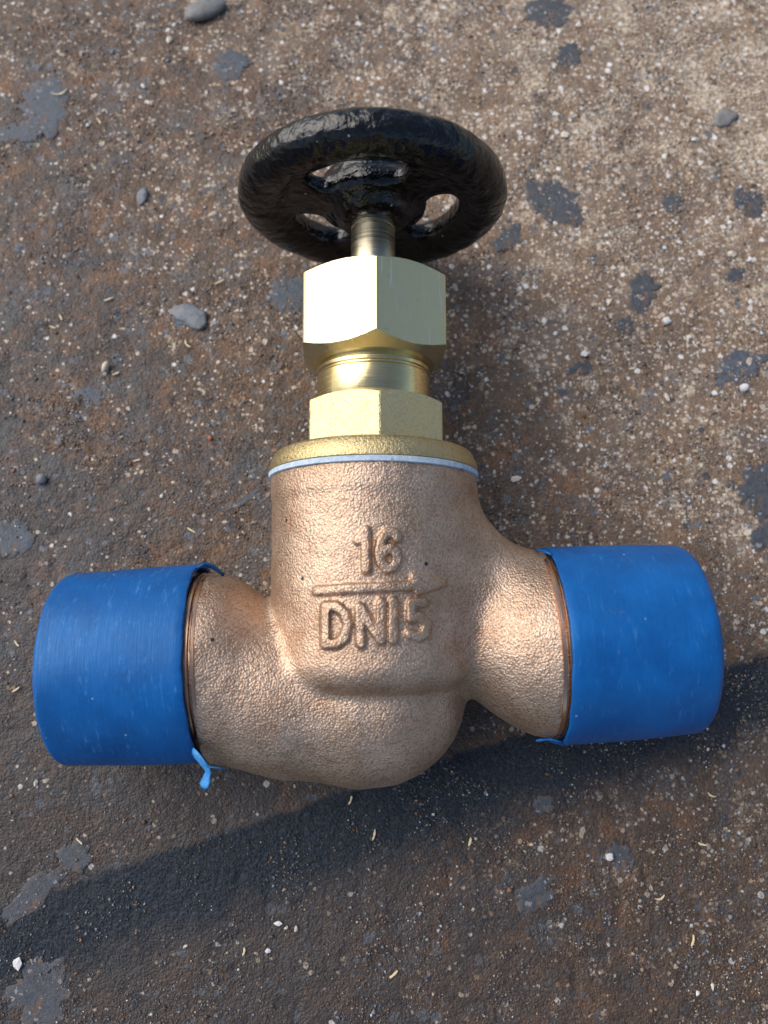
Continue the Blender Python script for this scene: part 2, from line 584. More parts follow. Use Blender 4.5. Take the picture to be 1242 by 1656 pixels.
def patch_mesh(rx, ry, seed, gx, gy, ang):
    """a thin broken flake of scale lying in the relief of the plate"""
    n = 84
    rr = random.Random(seed)
    t = np.linspace(0, 2 * np.pi, n, endpoint=False)
    c = np.c_[np.cos(t), np.sin(t)]
    k = 1 + 0.30 * vnoise(c * 1.3 + seed, seed) + 0.26 * vnoise(c * 2.9 + seed, seed + 1) + 0.18 * vnoise(c * 7 + seed, seed + 2) + 0.07 * vnoise(c * 19 + seed, seed + 3)
    V = []
    ca, sa = math.cos(ang), math.sin(ang)
    for f, dz in ((1.03, -2.6), (1.0, 0.05), (0.96, 0.55), (0.7, 0.65), (0.35, 0.5), (0.05, 0.6)):
        q = c * (k * f)[:, None] * np.array((rx, ry))
        w = np.c_[q[:, 0] * ca - q[:, 1] * sa, q[:, 0] * sa + q[:, 1] * ca]
        g = w + np.array((gx, gy))
        z = ground_low(g) - 0.55 + dz + 0.35 * vnoise(g / 11, 9)
        V.append(np.c_[w, z])
    V = np.concatenate(V)
    Fc = []
    for j in range(5):
        for i in range(n):
            Fc.append((j * n + i, j * n + (i + 1) % n, (j + 1) * n + (i + 1) % n, (j + 1) * n + i))
    Fc.append(tuple(5 * n + i for i in range(n)))
    return V.tolist(), Fc


M_SC_DARK = mat_scale('dark_mill_scale', (0.040, 0.045, 0.055), (0.085, 0.092, 0.105))
M_SC_BLUE = mat_scale('blue_grey_mill_scale', (0.050, 0.060, 0.076), (0.110, 0.128, 0.152))
# flakes of scale still bound to the plate: picture place, half sizes in px, turn, blue?
PATCHES = [(888, 14, 34, 30, 20, 0), (918, 88, 14, 18, 0, 0), (888, 328, 34, 36, 60, 0), (925, 345, 16, 22, 0, 0),
           (1088, 327, 17, 15, 0, 0), (1209, 326, 25, 20, -20, 0), (1042, 470, 28, 27, 40, 0), (1011, 527, 16, 14, 0, 0),
           (1200, 592, 44, 22, 25, 1), (1226, 798, 26, 40, -10, 0), (72, 180, 34, 46, 10, 1), (24, 215, 30, 16, 5, 1),
           (62, 1606, 40, 42, 0, 0), (868, 1447, 30, 26, 30, 0), (1006, 1386, 18, 22, 0, 0), (468, 474, 28, 26, 20, 1),
           (820, 384, 20, 22, 0, 0), (1190, 445, 14, 10, 0, 0), (120, 1392, 26, 20, 15, 0), (55, 1445, 50, 15, 38, 0),
           (375, 105, 26, 22, 0, 1), (1238, 870, 18, 20, 0, 0), (940, 595, 20, 12, 15, 0), (150, 640, 22, 12, -30, 1),
           (395, 808, 32, 7, 28, 1), (22, 870, 22, 24, 0, 1), (880, 1300, 16, 13, 0, 0), (655, 560, 1, 1, 0, 0)]
for k, (px, py, rx, ry, ang, blue) in enumerate(PATCHES[:-1]):
    gx, gy = on_ground(px, py)
    s = (Vector((gx, gy, 0)) - CAM_POS).length / F_PX
    V, Fc = patch_mesh(rx * s, ry * s, 50 + k, gx, gy, math.radians(ang))
    o = mesh_obj('scale_patch', V, Fc, M_SC_BLUE if blue else M_SC_DARK, ground)
    at = o.data.color_attributes.new('edge', 'FLOAT_COLOR', 'POINT')
    ring = np.repeat(np.array((1.0, 1.0, 0.9, 0.35, 0.0, 0.0)), 84)
    at.data.foreach_set('color', np.c_[ring, ring, ring, np.ones(len(ring))].astype(np.float32).ravel())
    o.location = (gx * U, gy * U, 0)


# loose grit: thousands of crumbs, nobody could count them
def build_grit():
    base = np.array([(1, 0, 0), (-1, 0, 0), (0, 1, 0), (0, -1, 0), (0, 0, 1), (0, 0, -1)], dtype=float)
    tri = np.array([(0, 2, 4), (2, 1, 4), (1, 3, 4), (3, 0, 4), (2, 0, 5), (1, 2, 5), (3, 1, 5), (0, 3, 5)])
    T = RNG.uniform((-980, -760), (1000, 1600), (420000, 2))
    dens = 0.30 + 0.70 * vnoise(T / 120, 21) + 0.9 * vnoise(T / 45, 22) + 0.5 * vnoise(T / 20, 23)
    dens *= np.clip(0.75 + T[:, 0] * 0.00030 + T[:, 1] * 0.00030, 0.6, 1.5)
    P = T[RNG.uniform(0, 1.6, len(T)) < dens][:110000]
    n = len(P)
    s = np.minimum(0.85 * np.exp(RNG.normal(0.12, 0.50, n)), 4.4)
    Q = base[None] * (s[:, None, None] * RNG.uniform(0.6, 1.5, (n, 1, 3))) + RNG.normal(0, 1, (n, 6, 3)) * 0.20 * s[:, None, None]
    Q[:, :, 2] *= 0.55
    a = RNG.uniform(0, 6.28, n)
    ca, sa = np.cos(a)[:, None], np.sin(a)[:, None]
    gz = ground_low(P) - 0.25
    V = np.stack([Q[:, :, 0] * ca - Q[:, :, 1] * sa + P[:, 0:1], Q[:, :, 0] * sa + Q[:, :, 1] * ca + P[:, 1:2],
                  Q[:, :, 2] + (gz + 0.2 * s)[:, None]], 2)
    r = RNG.uniform(0, 1, n)
    pale = np.clip(0.20 + 0.00020 * (P[:, 0] * 1.4 + P[:, 1] * 0.8), 0.14, 0.5)
    pal = np.array([(0.70, 0.65, 0.58), (0.52, 0.42, 0.30), (0.60, 0.62, 0.66), (0.40, 0.29, 0.19), (0.46, 0.38, 0.29)])
    c = pal[RNG.integers(0, 5, n)] * RNG.uniform(0.5, 1.1, (n, 1))
    grey = np.array((0.12, 0.13, 0.15)) * RNG.uniform(0.4, 1.9, (n, 1))
    rust = np.array((0.17, 0.10, 0.06)) * RNG.uniform(0.4, 1.6, (n, 1))
    c = np.where((r < pale)[:, None], c, np.where((r < 0.62)[:, None], grey, rust))
    C = np.repeat(np.c_[c, np.ones(n)], 6, axis=0)
    Fc = (tri[None] + (np.arange(n) * 6)[:, None, None]).reshape(-1, 3)
    o = mesh_obj('grit', V.reshape(-1, 3), Fc, M_GRIT, smooth=False)
    at = o.data.color_attributes.new('tint', 'FLOAT_COLOR', 'POINT')
    at.data.foreach_set('color', C.astype(np.float32).ravel())
    tag(o, 'loose pale and dark grit strewn over the rusty ground', 'grit', kind='stuff')


build_grit()

# ------------------------------------------------------------------ the valve
valve = bpy.data.objects.new('globe_valve', None)
COL.objects.link(valve)
valve.empty_display_size = 0.02
VM = Matrix.Translation(Vector((0, 0, AXIS_H)) * U) @ Matrix.Rotation(STEM_TILT, 4, 'X') @ Matrix.Rotation(math.radians(0.25), 4, 'Z')
valve.matrix_world = VM
tag(valve, 'bronze globe valve with brass bonnet and black handwheel lying on the ground', 'valve')
RUN = math.radians(2.55)
RUN_Y = 2.0


def run_pt(x):
    return x * math.cos(RUN), x * math.sin(RUN) + RUN_Y


def px_to_front(px, py, R=166.0):
    """point of the chamber's front, in valve coordinates, seen at a place of the photograph"""
    inv = VM.to_3x3().inverted()
    o = inv @ (CAM_POS - Vector((0, 0, AXIS_H)))
    d = inv @ (R_CAM @ Vector((px - W_PX / 2, H_PX / 2 - py, -F_PX)))
    A = d.x ** 2 + d.z ** 2; B = 2 * (o.x * d.x + o.z * d.z); C = o.x ** 2 + o.z ** 2 - R * R
    disc = B * B - 4 * A * C
    t = (-B - math.sqrt(max(disc, 0))) / (2 * A)
    p = o + d * t
    return p.x, p.y


# raised cast marks: 16 over an arrow over DN15 (strokes read off an enlargement)
def S(*pts):
    return [px_to_front(480 + a / 4.436, 820 + b / 4.436) for a, b in pts]


STROKES = [
    (S((438, 238), (478, 200), (494, 172), (498, 448)), 6.2),
    (S((722, 222), (698, 186), (650, 184), (608, 236), (590, 320), (600, 392), (642, 442), (690, 436), (722, 388), (712, 322), (668, 296), (622, 318), (598, 360)), 6.0),
    (S((140, 602), (480, 582), (840, 566)), 6.0),
    (S((842, 500), (1050, 545), (872, 606)), 5.0), (S((860, 530), (960, 548), (880, 580)), 6.0),
    (S((206, 712), (204, 850), (206, 984), (290, 980), (344, 936), (366, 846), (346, 764), (282, 710), (206, 712)), 6.2),
    (S((458, 980), (452, 720), (530, 840), (604, 950), (606, 690)), 6.4),
    (S((692, 680), (692, 952)), 6.4),
    (S((912, 686), (822, 690), (818, 796), (884, 786), (936, 838), (924, 906), (872, 930), (808, 912)), 6.2),
]


def build_body():
    h = 2.4
    org = (-322.0, -232.0, -182.0)
    xs = np.arange(org[0], 326, h, dtype=np.float32)
    ys = np.arange(org[1], 296, h, dtype=np.float32)
    zs = np.arange(org[2], 184, h, dtype=np.float32)
    X, Y, Z = np.meshgrid(xs, ys, zs, indexing='ij', sparse=True)
    # upper chamber: upright cylinder with a well rounded floor
    r = np.sqrt(X * X + Z * Z)
    rr, top, bot, R = 44.0, 420.0, -52.0, 167.0
    qx = r - (R - rr)
    qy = np.abs(Y - (top + bot) / 2) - ((top - bot) / 2 - rr)
    ch = np.minimum(np.maximum(qx, qy), 0) + np.sqrt(np.maximum(qx, 0) ** 2 + np.maximum(qy, 0) ** 2) - rr
    # slightly proud collar where the bonnet seats
    ch = ch - 2.2 / (1 + np.exp(-(Y - 246) / 3.0))
    # inlet: drops under the seat and ends in a round belly
    a = run_pt(-330); b = run_pt(-275)
    low = cone_chain(X, Y, Z * (1 + 0.16 / (1 + np.exp(-(X + 150) / 30))), [(a[0], a[1], 0, 135), (b[0], b[1], 0, 135), (-212, -46, 0, 122), (-130, -60, 0, 128), (-20, -66, 0, 136), (8, -62, 0, 138)], 26)
    # outlet: leaves the upper chamber and flares to the end
    a = run_pt(330); b = run_pt(282)
    out = cone_chain(X, Y, Z, [(30, 44, 0, 92), (160, 38, 0, 90), (b[0], b[1], 0, 138), (a[0], a[1], 0, 139)], 30)
    d = smin(ch, low, 16)
    out = smin(out, cone_chain(X, Y, Z, [(108, 180, 0, 66), (246, 64, 0, 86)]), 44)
    d = smin(d, out, 24 + 36 * np.clip((Y - 20) / 90, 0, 1))
    d = d + np.zeros((len(xs), len(ys), len(zs)), dtype=np.float32)
    # raised marks, drawn straight out of the mould towards +Z
    XX, YY = np.meshgrid(xs, ys, indexing='ij')
    em = np.zeros_like(XX)
    for pts, w in STROKES:
        for (p, q) in zip(pts[:-1], pts[1:]):
            vx, vy = q[0] - p[0], q[1] - p[1]
            t = np.clip(((XX - p[0]) * vx + (YY - p[1]) * vy) / (vx * vx + vy * vy + 1e-6), 0, 1)
            ds = np.hypot(XX - p[0] - t * vx, YY - p[1] - t * vy)
            e = np.clip((w + 2.4 - ds) / 3.4, 0, 1)
            em = np.maximum(em, e * e * (3 - 2 * e))
    g = np.c_[XX.ravel(), YY.ravel()]
    em *= (0.88 + 0.22 * vnoise(g / 30, 31) + 0.06 * vnoise(g / 9, 32)).reshape(XX.shape)
    em *= 1 - 0.40 * np.clip((XX - 52) / 40, 0, 1)
    front = np.clip((zs - 20) / 30, 0, 1)
    d -= (em * 8.5)[:, :, None] * front[None, None, :]
    # end planes, hidden inside the caps
    ca, sa = math.cos(RUN), math.sin(RUN)
    along = X * ca + Y * sa
    d = np.maximum(d, along - 282)
    d = np.maximum(d, -266 - along)
    d = np.maximum(d, Y - 284.5)
    V, Q = surface_nets(d, org, h)
    # uneven skin of the sand mould
    n = 0.9 * vnoise(V / 34, 41) + 0.32 * vnoise(V / 13, 42) + 0.18 * vnoise(V / 6.5, 43)
    tmp = np.zeros_like(V)
    e1 = V[Q[:, 2]] - V[Q[:, 0]]; e2 = V[Q[:, 3]] - V[Q[:, 1]]
    fn = np.cross(e1, e2)
    for k in range(4):
        np.add.at(tmp, Q[:, k], fn)
    tmp /= np.linalg.norm(tmp, axis=1)[:, None] + 1e-9
    V = V + tmp * n[:, None]
    return mesh_obj('body', V, Q, M_BRONZE, valve)


body = build_body()


def run_lathe(name, prof, mat, parent, rfun=None, n=144, deg=30):
    o = lathe(name, prof, mat, parent, n=n, axis='X', rfun=rfun, deg=deg, caps=False)
    o.rotation_euler = (0, 0, RUN)
    o.location = (0, RUN_Y * U, 0)
    return o


# machined weld ends: a turned shoulder just showing, then the pipe end inside the cap
run_lathe('pipe_end', [(-257, 100), (-257, 136), (-259, 141.5), (-263, 142), (-264.5, 138), (-267, 138), (-268.5, 142.5), (-274, 143), (-276, 140), (-281, 140), (-283, 145), (-300, 146), (-302, 149), (-430, 149), (-436, 145), (-436, 110), (-300, 110), (-257, 100)], M_TURNED, body)
run_lathe('pipe_end', [(271, 100), (271, 138), (273, 147.0), (278, 147.4), (279.5, 143), (282, 143), (283.5, 147.5), (287, 148), (295, 146), (307, 149), (440, 149), (446, 145), (446, 110), (300, 110), (271, 100)], M_TURNED, body)

# gasket, bonnet, gland
lathe('gasket', [(284, 130), (284, 171), (285, 173), (292, 173.2), (293, 172), (293, 130)], M_GASKET, valve)
bon = lathe('bonnet', [(293.2, 120), (293.2, 168.5), (295, 171.5), (304, 172), (321, 165), (324.5, 162), (327, 157), (328.5, 150), (330, 90)], M_FLANGE, valve, n=180)


def hex_part(name, Rc, y0, y1, turn, c0, c1, mat, parent, r0, r1, bore, n=240, m=56):
    """hexagon with chamfer cones: r0/r1 radius of the end circle, c0/c1 rise of the cone per unit radius"""
    ap = Rc * math.cos(math.pi / 6)
    ysr = np.concatenate([np.linspace(y0, y0 + 26, m // 2), np.linspace(y1 - 26, y1, m // 2)])
    V, Fc = [], []
    for y in ysr:
        lim = min(r0 + (y - y0) / c0, r1 + (y1 - y) / c1)
        for i in range(n):
            t = 2 * math.pi * i / n
            # corner towards +Z, turned by 'turn'
            u = (t - math.pi / 2 - turn) % (math.pi / 3)
            rh = ap / math.cos(u - math.pi / 6)
            # slightly broken corner
            rh = min(rh, Rc * 0.991)
            rr = min(rh, lim)
            V.append((rr * math.cos(t), y, rr * math.sin(t)))
    k = len(ysr)
    for j in range(k - 1):
        for i in range(n):
            a, b = j * n + i, j * n + (i + 1) % n
            Fc.append((a, a + n, b + n, b))
    for (yy, base) in ((y0, 0), (y1, (k - 1) * n)):
        s = len(V)
        for i in range(n):
            t = 2 * math.pi * i / n
            V.append((bore * math.cos(t), yy, bore * math.sin(t)))
        for i in range(n):
            a, b = base + i, base + (i + 1) % n
            q = (a, b, s + (i + 1) % n, s + i)
            Fc.append(q if base == 0 else q[::-1])
    ob = mesh_obj(name, V, Fc, mat, parent)
    bm = bmesh.new(); bm.from_mesh(ob.data)
    bmesh.ops.recalc_face_normals(bm, faces=bm.faces)
    bm.to_mesh(ob.data); bm.free()
    sharp(ob, 14)
    return ob


hex_part('hexagon', 124, 329.6, 411, math.radians(-5), 0.05, 0.55, M_FORGED, bon, 140, 109, 80)
lathe('collar', [(405, 90), (409, 93.5), (411, 95), (458, 95), (459.5, 93), (462, 92), (464, 92), (466, 94.5), (471, 95), (473, 92), (480, 91), (492, 91)], M_COLLAR, bon, n=200, deg=40)
nut = hex_part('gland_nut', 135, 480, 627, math.radians(-3), 0.577, 0.50, M_NUT, valve, 103, 112, 88)
lathe('washer', [(622, 60), (629, 60), (629.5, 42), (622, 42)], M_STEM, nut)
lathe('stem', [(560, 38), (722, 38), (723, 36.6), (726, 36.6), (727, 38), (731, 38.2), (733, 36.5), (760, 36), (812, 34), (814, 30), (814.5, 1)], M_STEM, valve, n=120)


# ------------------------------------------------------------------ handwheel (one casting, split into rim, hub and spokes)
def build_wheel():
    h = 3.2
    YW = 782.0
    org = (-250.0, YW - 64, -250.0)
    xs = np.arange(org[0], 251, h, dtype=np.float32)
    ys = np.arange(org[1], YW + 52, h, dtype=np.float32)
    zs = np.arange(org[2], 251, h, dtype=np.float32)
    X, Y, Z = np.meshgrid(xs, ys, zs, indexing='ij')
    Yw = Y - YW
    r = np.sqrt(X * X + Z * Z)
    rim = np.sqrt(((r - 193.0) / 1.24) ** 2 + Yw ** 2) - 33.0
    rim = -smin(-rim, -(r - 233.0), 5.0)                       # turned flat round the outside
    # hub boss reaching towards the gland
    qx = r - (60 + np.clip((Yw + 44) * 0.85, 0, 30) - 12)
    qy = np.abs(Yw + 5) - (41 - 12)
    hub = np.minimum(np.maximum(qx, qy), 0) + np.sqrt(np.maximum(qx, 0) ** 2 + np.maximum(qy, 0) ** 2) - 12
    # dished web with three kidney windows
    yw = -8 + 10 * np.clip((r - 70) / 120, 0, 1)
    web = np.maximum(np.abs(Yw - yw) - 15, r - 190)
    hole = None
    for ang, arc in ((103, 27), (217, 15), (344, 23)):
        a = math.radians(ang)
        th = np.arctan2(Z, X) - a
        th = np.abs((th + np.pi) % (2 * np.pi) - np.pi)
        tt = np.minimum(th, math.radians(arc))
        dd = np.sqrt(np.maximum(r * r + 121 ** 2 - 2 * r * 121 * np.cos(th - tt), 0)) - 29
        hole = dd if hole is None else np.minimum(hole, dd)
    web = -smin(-web, hole, 10.0)
    d = smin(smin(rim, web, 16), hub, 14)
    d = np.maximum(d, 33.5 - r)                                # bore
    V, Q = surface_nets(d, org, h)
    n = 1.1 * vnoise(V / 30, 51) + 0.8 * vnoise(V / 12, 52)
    rv0 = np.hypot(V[:, 0], V[:, 2])
    flat = np.clip((rv0 - 230.0) / 2, 0, 1)
    n = n * (1 - 0.85 * flat)
    fn = np.cross(V[Q[:, 2]] - V[Q[:, 0]], V[Q[:, 3]] - V[Q[:, 1]])
    N = np.zeros_like(V)
    for k in range(4):
        np.add.at(N, Q[:, k], fn)
    N /= np.linalg.norm(N, axis=1)[:, None] + 1e-9
    V = V + N * n[:, None]
    fn = np.cross(V[Q[:, 2]] - V[Q[:, 0]], V[Q[:, 3]] - V[Q[:, 1]])
    N = np.zeros_like(V)
    for k in range(4):
        np.add.at(N, Q[:, k], fn)
    N /= np.linalg.norm(N, axis=1)[:, None] + 1e-9
    cen = V[Q].mean(1)
    rc = np.hypot(cen[:, 0], cen[:, 2])
    ac = np.degrees(np.arctan2(cen[:, 2], cen[:, 0])) % 360
    sid = np.where(rc < 92, 0, np.where(rc > 152, 1, 2))
    sp = np.where((ac > 105) & (ac <= 224), 3, np.where((ac > 224) & (ac <= 343), 4, 2))
    sid = np.where(sid == 2, sp, sid)

    def piece(name, which, parent):
        q = Q[sid == which]
        used, inv = np.unique(q, return_inverse=True)
        return mesh_obj(name, V[used], inv.reshape(q.shape), M_BLACK, parent, normals=N[used])
    wheel = bpy.data.objects.new('handwheel', None)
    COL.objects.link(wheel)
    wheel.parent = valve
    piece('rim', 1, wheel)
    piece('hub', 0, wheel)
    for k in (2, 3, 4):
        piece('spoke', k, wheel)
    return wheel


build_wheel()


# ------------------------------------------------------------------ blue protective caps
def build_cap(side, x_rim, x_end, r_rim, r_end, corner, mat, label, seed):
    s = -1 if side == 'L' else 1
    prof = []
    # inside: from the pipe end out to the rim, over the lip, along the outside, round the corner, closed end
    prof.append((x_end - s * 14, 3))
    prof.append((x_end - s * 14, r_end - 22))
    prof.append((x_rim + s * 30, r_rim - 8.5))
    prof.append((x_rim + s * 3, r_rim - 7.5))
    prof.append((x_rim + s * 0.5, r_rim - 6.0))
    prof.append((x_rim, r_rim - 3.5))
    prof.append((x_rim + s * 0.7, r_rim - 0.9))
    prof.append((x_rim + s * 3.0, r_rim))
    for k in range(1, 15):
        t = k / 15
        prof.append((x_rim + (x_end - s * corner - x_rim) * t, r_rim + (r_end - r_rim) * (0.35 * t + 0.65 * t * t)))
    for k in range(0, 9):
        a = math.radians(90 * k / 8)
        prof.append((x_end - s * corner * (1 - math.sin(a)), r_end - corner + corner * math.cos(a)))
    prof.append((x_end - s * 2, r_end * 0.6))
    prof.append((x_end - s * 2, 3))
    rg = random.Random(seed)
    ph = [rg.uniform(0, 6.28) for _ in range(8)]

    def rf(t, y, r, j):
        if r < 20:
            return r, y
        oval = 1 + 0.004 * math.cos(2 * t + ph[0])
        yy = y
        if 3 <= j <= 8:            # cut edge is not quite true
            yy += 1.2 * math.sin(2 * t + ph[1]) + 0.7 * math.sin(5 * t + ph[2]) + 0.45 * math.sin(17 * t + ph[3]) + rg.uniform(-.25, .25)
        return r * oval + 0.35 * math.sin(7 * t + ph[4] + y * 0.03), yy
    cap = lathe('end_cap', prof, mat, None, n=220, axis='X', rfun=rf, deg=50, caps=False)
    cap.matrix_world = VM @ Matrix.Translation((0, RUN_Y * U, 0)) @ Matrix.Rotation(RUN, 4, 'Z')
    tag(cap, label, 'cap', 'blue plastic caps pushed over the valve ends')
    return cap


cap_l = build_cap('L', -272, -489, 157.0, 151.0, 9, M_BLUE_A,
                  'scuffed blue plastic end cap with a torn curl hanging, left of the handwheel', 3)
cap_r = build_cap('R', 284, 508, 157.5, 150.5, 16, M_BLUE_B,
                  'blue plastic end cap on the flared outlet the cast arrow points to', 8)


def ribbon(name, pts, widths, mat, parent, thick=2.4, seed=1):
    """a torn shred of plastic: pts are (x, y, z), width direction turns gradually"""
    rg = random.Random(seed)
    V, Fc = [], []
    n = len(pts)
    P = [Vector(p) for p in pts]
    for i in range(n):
        tan = (P[min(i + 1, n - 1)] - P[max(i - 1, 0)]).normalized()
        ref = Vector((0.7, 0.2, 0.7)) if i < n / 2 else Vector((0.9, -0.1, 0.35))
        side = (ref - tan * ref.dot(tan)).normalized()
        nor = tan.cross(side)
        w = widths[i]
        for (a, b) in ((-1, -1), (-0.4, -1.3), (0.4, -1.0), (1, -1), (1, 1), (0.4, 1.4), (-0.4, 1.0), (-1, 1)):
            V.append(P[i] + side * (a * w * rg.uniform(0.70, 1.30)) + nor * (b * thick * 0.5 * rg.uniform(0.8, 1.3)))
    for i in range(n - 1):
        for k in range(8):
            a, b = i * 8 + k, i * 8 + (k + 1) % 8
            Fc.append((a, b, b + 8, a + 8))
    Fc.append(tuple(range(7, -1, -1)))
    Fc.append(tuple((n - 1) * 8 + k for k in range(8)))
    return mesh_obj(name, [tuple(v) for v in V], Fc, mat, parent)


# shreds (cap coordinates: x along the run, y up the picture, z towards the eye)
CURL = [(-272, -120, 99), (-269, -126, 101), (-265, -133, 101), (-260, -140, 99), (-256, -147, 96), (-253, -153, 92), (-252, -158, 89), (-253, -163, 87), (-255, -168, 86), (-257, -173, 85), (-259, -178, 84), (-260, -182, 83)]
ribbon('torn_curl', CURL, [2, 6, 9, 10, 9, 7, 5.5, 5, 6, 7.5, 7, 3], M_SHRED, cap_l, 1.1, 5)
ribbon('burr', [(-272, 148, 50), (-262, 154, 44), (-252, 150, 36), (-243, 143, 26), (-236, 136, 18)], [3, 5, 5, 3.5, 1.2], M_BLUE_A, cap_l, 3.0, 6)
ribbon('burr', [(-268, -150, 60), (-256, -156, 58), (-244, -158, 54), (-234, -160, 50)], [2, 3, 2.2, 0.8], M_SHRED, cap_l, 1.8, 9)
ribbon('burr', [(284, -147, 50), (274, -146, 48), (264, -143, 46), (253, -142, 46), (243, -143, 48)], [3, 6, 5, 3.5, 1.0], M_BLUE_B, cap_r, 2.4, 7)
ribbon('burr', [(284, 140, 70), (276, 147, 56), (270, 151, 40), (268, 153, 26)], [1.5, 3, 3, 1.5], M_BLUE_B, cap_r, 2.0, 12)


# ------------------------------------------------------------------ loose bits on the ground
def sliver_mesh(L, w, bend, seed):
    rg = random.Random(seed)
    V, Fc = [], []
    n = 6
    for i in range(n):
        t = i / (n - 1) - 0.5
        x = t * L
        y = bend * L * (t * t - 0.1)
        ww = w * (0.75 + 0.5 * rg.random()) * (0.55 if i in (0, n - 1) else 1)
        z = 1.0 + rg.uniform(0, 0.6)
        V += [(x, y - ww, z), (x, y + ww, z), (x, y + ww * .6, z + w * 1.1), (x, y - ww * .6, z + w * 1.1)]
    for i in range(n - 1):
        for k in range(4):
            a, b = i * 4 + k, i * 4 + (k + 1) % 4
            Fc.append((a, b, b + 4, a + 4))
    Fc += [(3, 2, 1, 0), tuple((n - 1) * 4 + k for k in range(4))]
    return V, Fc


M_STRAW = mat_plain('dry_straw', (0.66, 0.52, 0.30), (0.80, 0.70, 0.48), 0.6, 5)
SLIVERS = [
    (355, 457, 15, 30, 0, 'straw sliver on the ground just left of the top of the gland nut'),
    (176, 485, 14, 22, 0.2, 'straw sliver left of the flat slate wedge, nearer the left edge'),
    (99, 514, 10, -60, 0, 'short steep straw chip near the left edge, level with the slate wedge'),
    (86, 530, 9, -20, 0, 'small straw chip just below the steep one near the left edge'),
    (188, 605, 11, 25, 0, 'straw chip lying beside the pale brown crumb above the left cap'),
    (303, 557, 15, -55, 0.8, 'curved straw sliver just below the flat slate wedge'),
    (222, 745, 11, 15, 0, 'straw chip midway between the left cap and the slate wedge'),
    (310, 858, 15, -30, 0, 'straw sliver lying just above the inner rim of the left cap'),
    (98, 152, 20, 20, 0.9, 'bent straw on the blue-grey scale patch at upper left'),
    (161, 197, 10, -55, 0, 'short straw chip right of the blue-grey scale patch at upper left'),
    (27, 1115, 12, 35, 0.2, 'straw chip at the left edge beside the outer end of left cap'),
    (28, 1041, 11, -50, 0.2, 'upper of two straw chips beside the outer end of left cap'),
    (129, 1360, 12, -40, 0, 'straw sliver on the scale patch below the left cap'),
    (567, 1294, 13, 70, 0.3, 'upright straw sliver just below the bronze belly'),
    (605, 1350, 16, 75, 0.3, 'straw sliver on the black stripe, below and right of the belly sliver'),
    (760, 1361, 12, 75, 0.2, 'steep straw sliver on the black stripe below the gap by the outlet'),
    (1150, 1286, 12, -25, 0.7, 'curved straw below the outer end of the right cap'),
    (1135, 1365, 12, -15, 0.2, 'nearly level straw sliver lower right, below the curved one'),
    (1067, 1452, 14, 20, 0.9, 'strongly curled pale straw at lower right'),
    (1120, 1520, 14, 75, 0.4, 'upright straw sliver at lower right, below the curled straw'),
    (637, 1575, 14, 40, 0.2, 'slanting straw sliver nearest the bottom edge, middle'),
    (395, 1538, 11, 80, 0.4, 'upright straw sliver below the black stripe, left of middle'),
    (985, 490, 12, 60, 0, 'slanting straw chip between the dark flakes right of the gland nut')]
for k, (px, py, L, ang, bend, label) in enumerate(SLIVERS):
    gx, gy = on_ground(px, py)
    s = (Vector((gx, gy, 0)) - CAM_POS).length / F_PX
    V, Fc = sliver_mesh(L * s, 1.9, bend, k)
    o = mesh_obj('straw_sliver', V, Fc, M_STRAW, smooth=False)
    o.location = (gx * U, gy * U, 0.6 * U)
    o.rotation_euler = (0, 0, math.radians(ang))
    tag(o, label, 'sliver', 'straw slivers strewn over the ground')


def stone(px, py, rx, ry, rz, ang, mat, label, seed, name='pebble', smooth=True, sub=3, rough=0.10, cat='stone', group=None, sq=2.0):
    gx, gy = on_ground(px, py)
    s = (Vector((gx, gy, 0)) - CAM_POS).length / F_PX
    bm = bmesh.new()
    bmesh.ops.create_icosphere(bm, subdivisions=sub, radius=1)
    P = np.array([v.co for v in bm.verts])
    n = 1 + rough * vnoise(P * 1.3 + seed, seed) + rough * 0.5 * vnoise(P * 3.1 + seed, seed + 1)
    for v, k in zip(bm.verts, n):
        c = v.co.normalized()
        e = (abs(c.x) ** sq + abs(c.y) ** sq + abs(c.z) ** sq) ** (-1 / sq)
        c = c * e * k
        v.co = Vector((c.x * rx * s, c.y * ry * s, c.z * rz * s))
    V = [tuple(v.co) for v in bm.verts]
    Fc = [tuple(v.index for v in f.verts) for f in bm.faces]
    bm.free()
    o = mesh_obj(name, V, Fc, mat, smooth=smooth)
    o.location = (gx * U, gy * U, (rz * s * 0.62) * U)
    o.rotation_euler = (0, 0, math.radians(ang))
    tag(o, label, cat, group)
    return o


M_PEB = mat_plain('grey_pebble', (0.15, 0.145, 0.14), (0.22, 0.215, 0.21), 0.65, 12)
M_PEB2 = mat_plain('slate_grey', (0.12, 0.13, 0.145), (0.20, 0.215, 0.235), 0.55, 10)
M_WHITE = mat_plain('white_quartz', (0.56, 0.55, 0.54), (0.74, 0.73, 0.72), 0.5, 6)
M_TAN = mat_plain('pale_chip', (0.52, 0.45, 0.36), (0.68, 0.62, 0.52), 0.6, 5)
M_RUSTC = mat_plain('rust_crumb', (0.30, 0.10, 0.04), (0.42, 0.17, 0.07), 0.7, 4)
stone(332, 19, 30, 15, 8, 24, M_PEB, 'smooth oval grey pebble at the far edge, left of the handwheel', 61)
stone(306, 512, 27, 17, 3, -18, M_PEB2, 'flat wedge of blue-grey slate left of the brass gland nut', 62, rough=0.34)
stone(1172, 192, 15, 13, 3.5, 10, M_PEB, 'dull grey stone in the pale dust right of the handwheel', 63, rough=0.3)
stone(231, 318, 8, 15, 3, -12, M_PEB2, 'small upright blue-grey chip left of the black handwheel', 64, rough=0.3)
stone(172, 595, 5, 9, 6, -30, M_TAN, 'pale brown crumb casting a shadow above the left cap', 65, rough=0.3, sub=2)
stone(68, 776, 9, 8, 5, 0, M_PEB2, 'small blue-grey pebble above the outer end of left cap', 66, rough=0.3, sub=2)
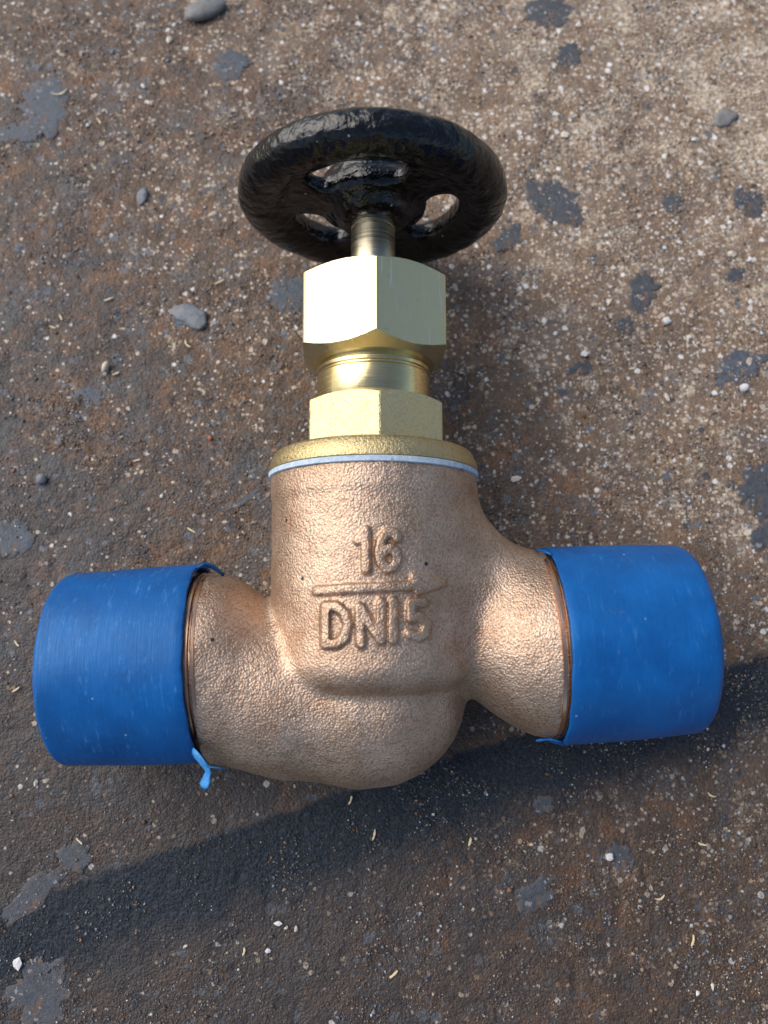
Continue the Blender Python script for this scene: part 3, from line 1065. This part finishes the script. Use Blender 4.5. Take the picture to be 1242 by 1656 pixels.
stone(1077, 520, 5, 5, 4, 20, M_WHITE, 'bright white cube-like grain beside the dark flakes right of the gland nut', 67, smooth=False, sub=2, sq=5, cat='grain')
stone(985, 1385, 5, 5, 4, 8, M_WHITE, 'white square grain on the brown ground below the right cap', 68, smooth=False, sub=2, sq=5, cat='grain')
stone(1202, 628, 7, 6, 4, 30, M_WHITE, 'white angular grain near the right edge, level with the bonnet hexagon', 69, smooth=False, sub=2, rough=0.3, cat='grain')
stone(30, 1556, 7, 8, 4, 0, M_WHITE, 'round white grain near the lower left corner', 70, rough=0.7, sub=1, smooth=False, cat='grain')
stone(943, 573, 6, 4.5, 4, 0, M_WHITE, 'white oval grain right of the brass collar', 71, rough=0.6, sub=1, smooth=False, cat='grain')
stone(340, 709, 4, 4, 3, 0, M_RUSTC, 'orange rust crumb left of the bonnet flange', 72, rough=0.3, sub=2, cat='crumb')
GRAINS = [
    (450, 1493, 6, 4, 'leftmost of three white grains clustered below the black stripe'),
    (463, 1501, 5, 4, 'middle one of three white grains clustered below the black stripe'),
    (479, 1502, 6, 3.5, 'rightmost of three white grains clustered below the black stripe'),
    (434, 1537, 5, 6, 'pale grain just below the cluster of three white grains'),
    (300, 1530, 4, 4, 'small pale grain below the black stripe, left of the cluster'),
    (1152, 1595, 4, 7, 'tall whitish grain near the lower right corner'),
    (1128, 1606, 4, 4, 'small whitish grain left of the tall one at lower right'),
    (1145, 1212, 4, 3, 'small whitish grain touching the underside of right cap'),
    (1078, 642, 8, 5, 'long whitish grain right of the bonnet, among pale dust'),
    (898, 540, 5, 5, 'pale grain right of the lower half of the gland nut'),
    (835, 775, 9, 7, 'large pale grain close right of the bronze neck'),
    (1183, 410, 8, 7, 'large white grain near the right edge, level with the nut top'),
    (1210, 420, 5, 4, 'smaller white grain right of the large one near right edge'),
    (1208, 863, 5, 8, 'tall pale grain above the right cap at the right edge'),
    (911, 218, 8, 7, 'large pale grain right of the handwheel rim'),
    (1124, 227, 10, 4, 'long flat white grain at upper right below the dull grey stone'),
    (936, 40, 7, 6, 'pale grain beside the dark flake at the top edge'),
    (274, 65, 6, 5, 'whitish grain below and left of the oval pebble'),
    (232, 140, 5, 4, 'whitish grain upper left, between pebble and blue-grey patch'),
    (58, 1266, 4, 5, 'pale grain just below the outer end of left cap')]
for k, (px, py, a, b, label) in enumerate(GRAINS):
    stone(px, py, a * 0.8, b * 0.8, 2.2, k * 37, M_WHITE if k % 3 == 0 else M_TAN, label, 80 + k, name='white_grain', smooth=False, sub=1, rough=0.8,
          cat='grain', group='whitish grains lying on the ground')
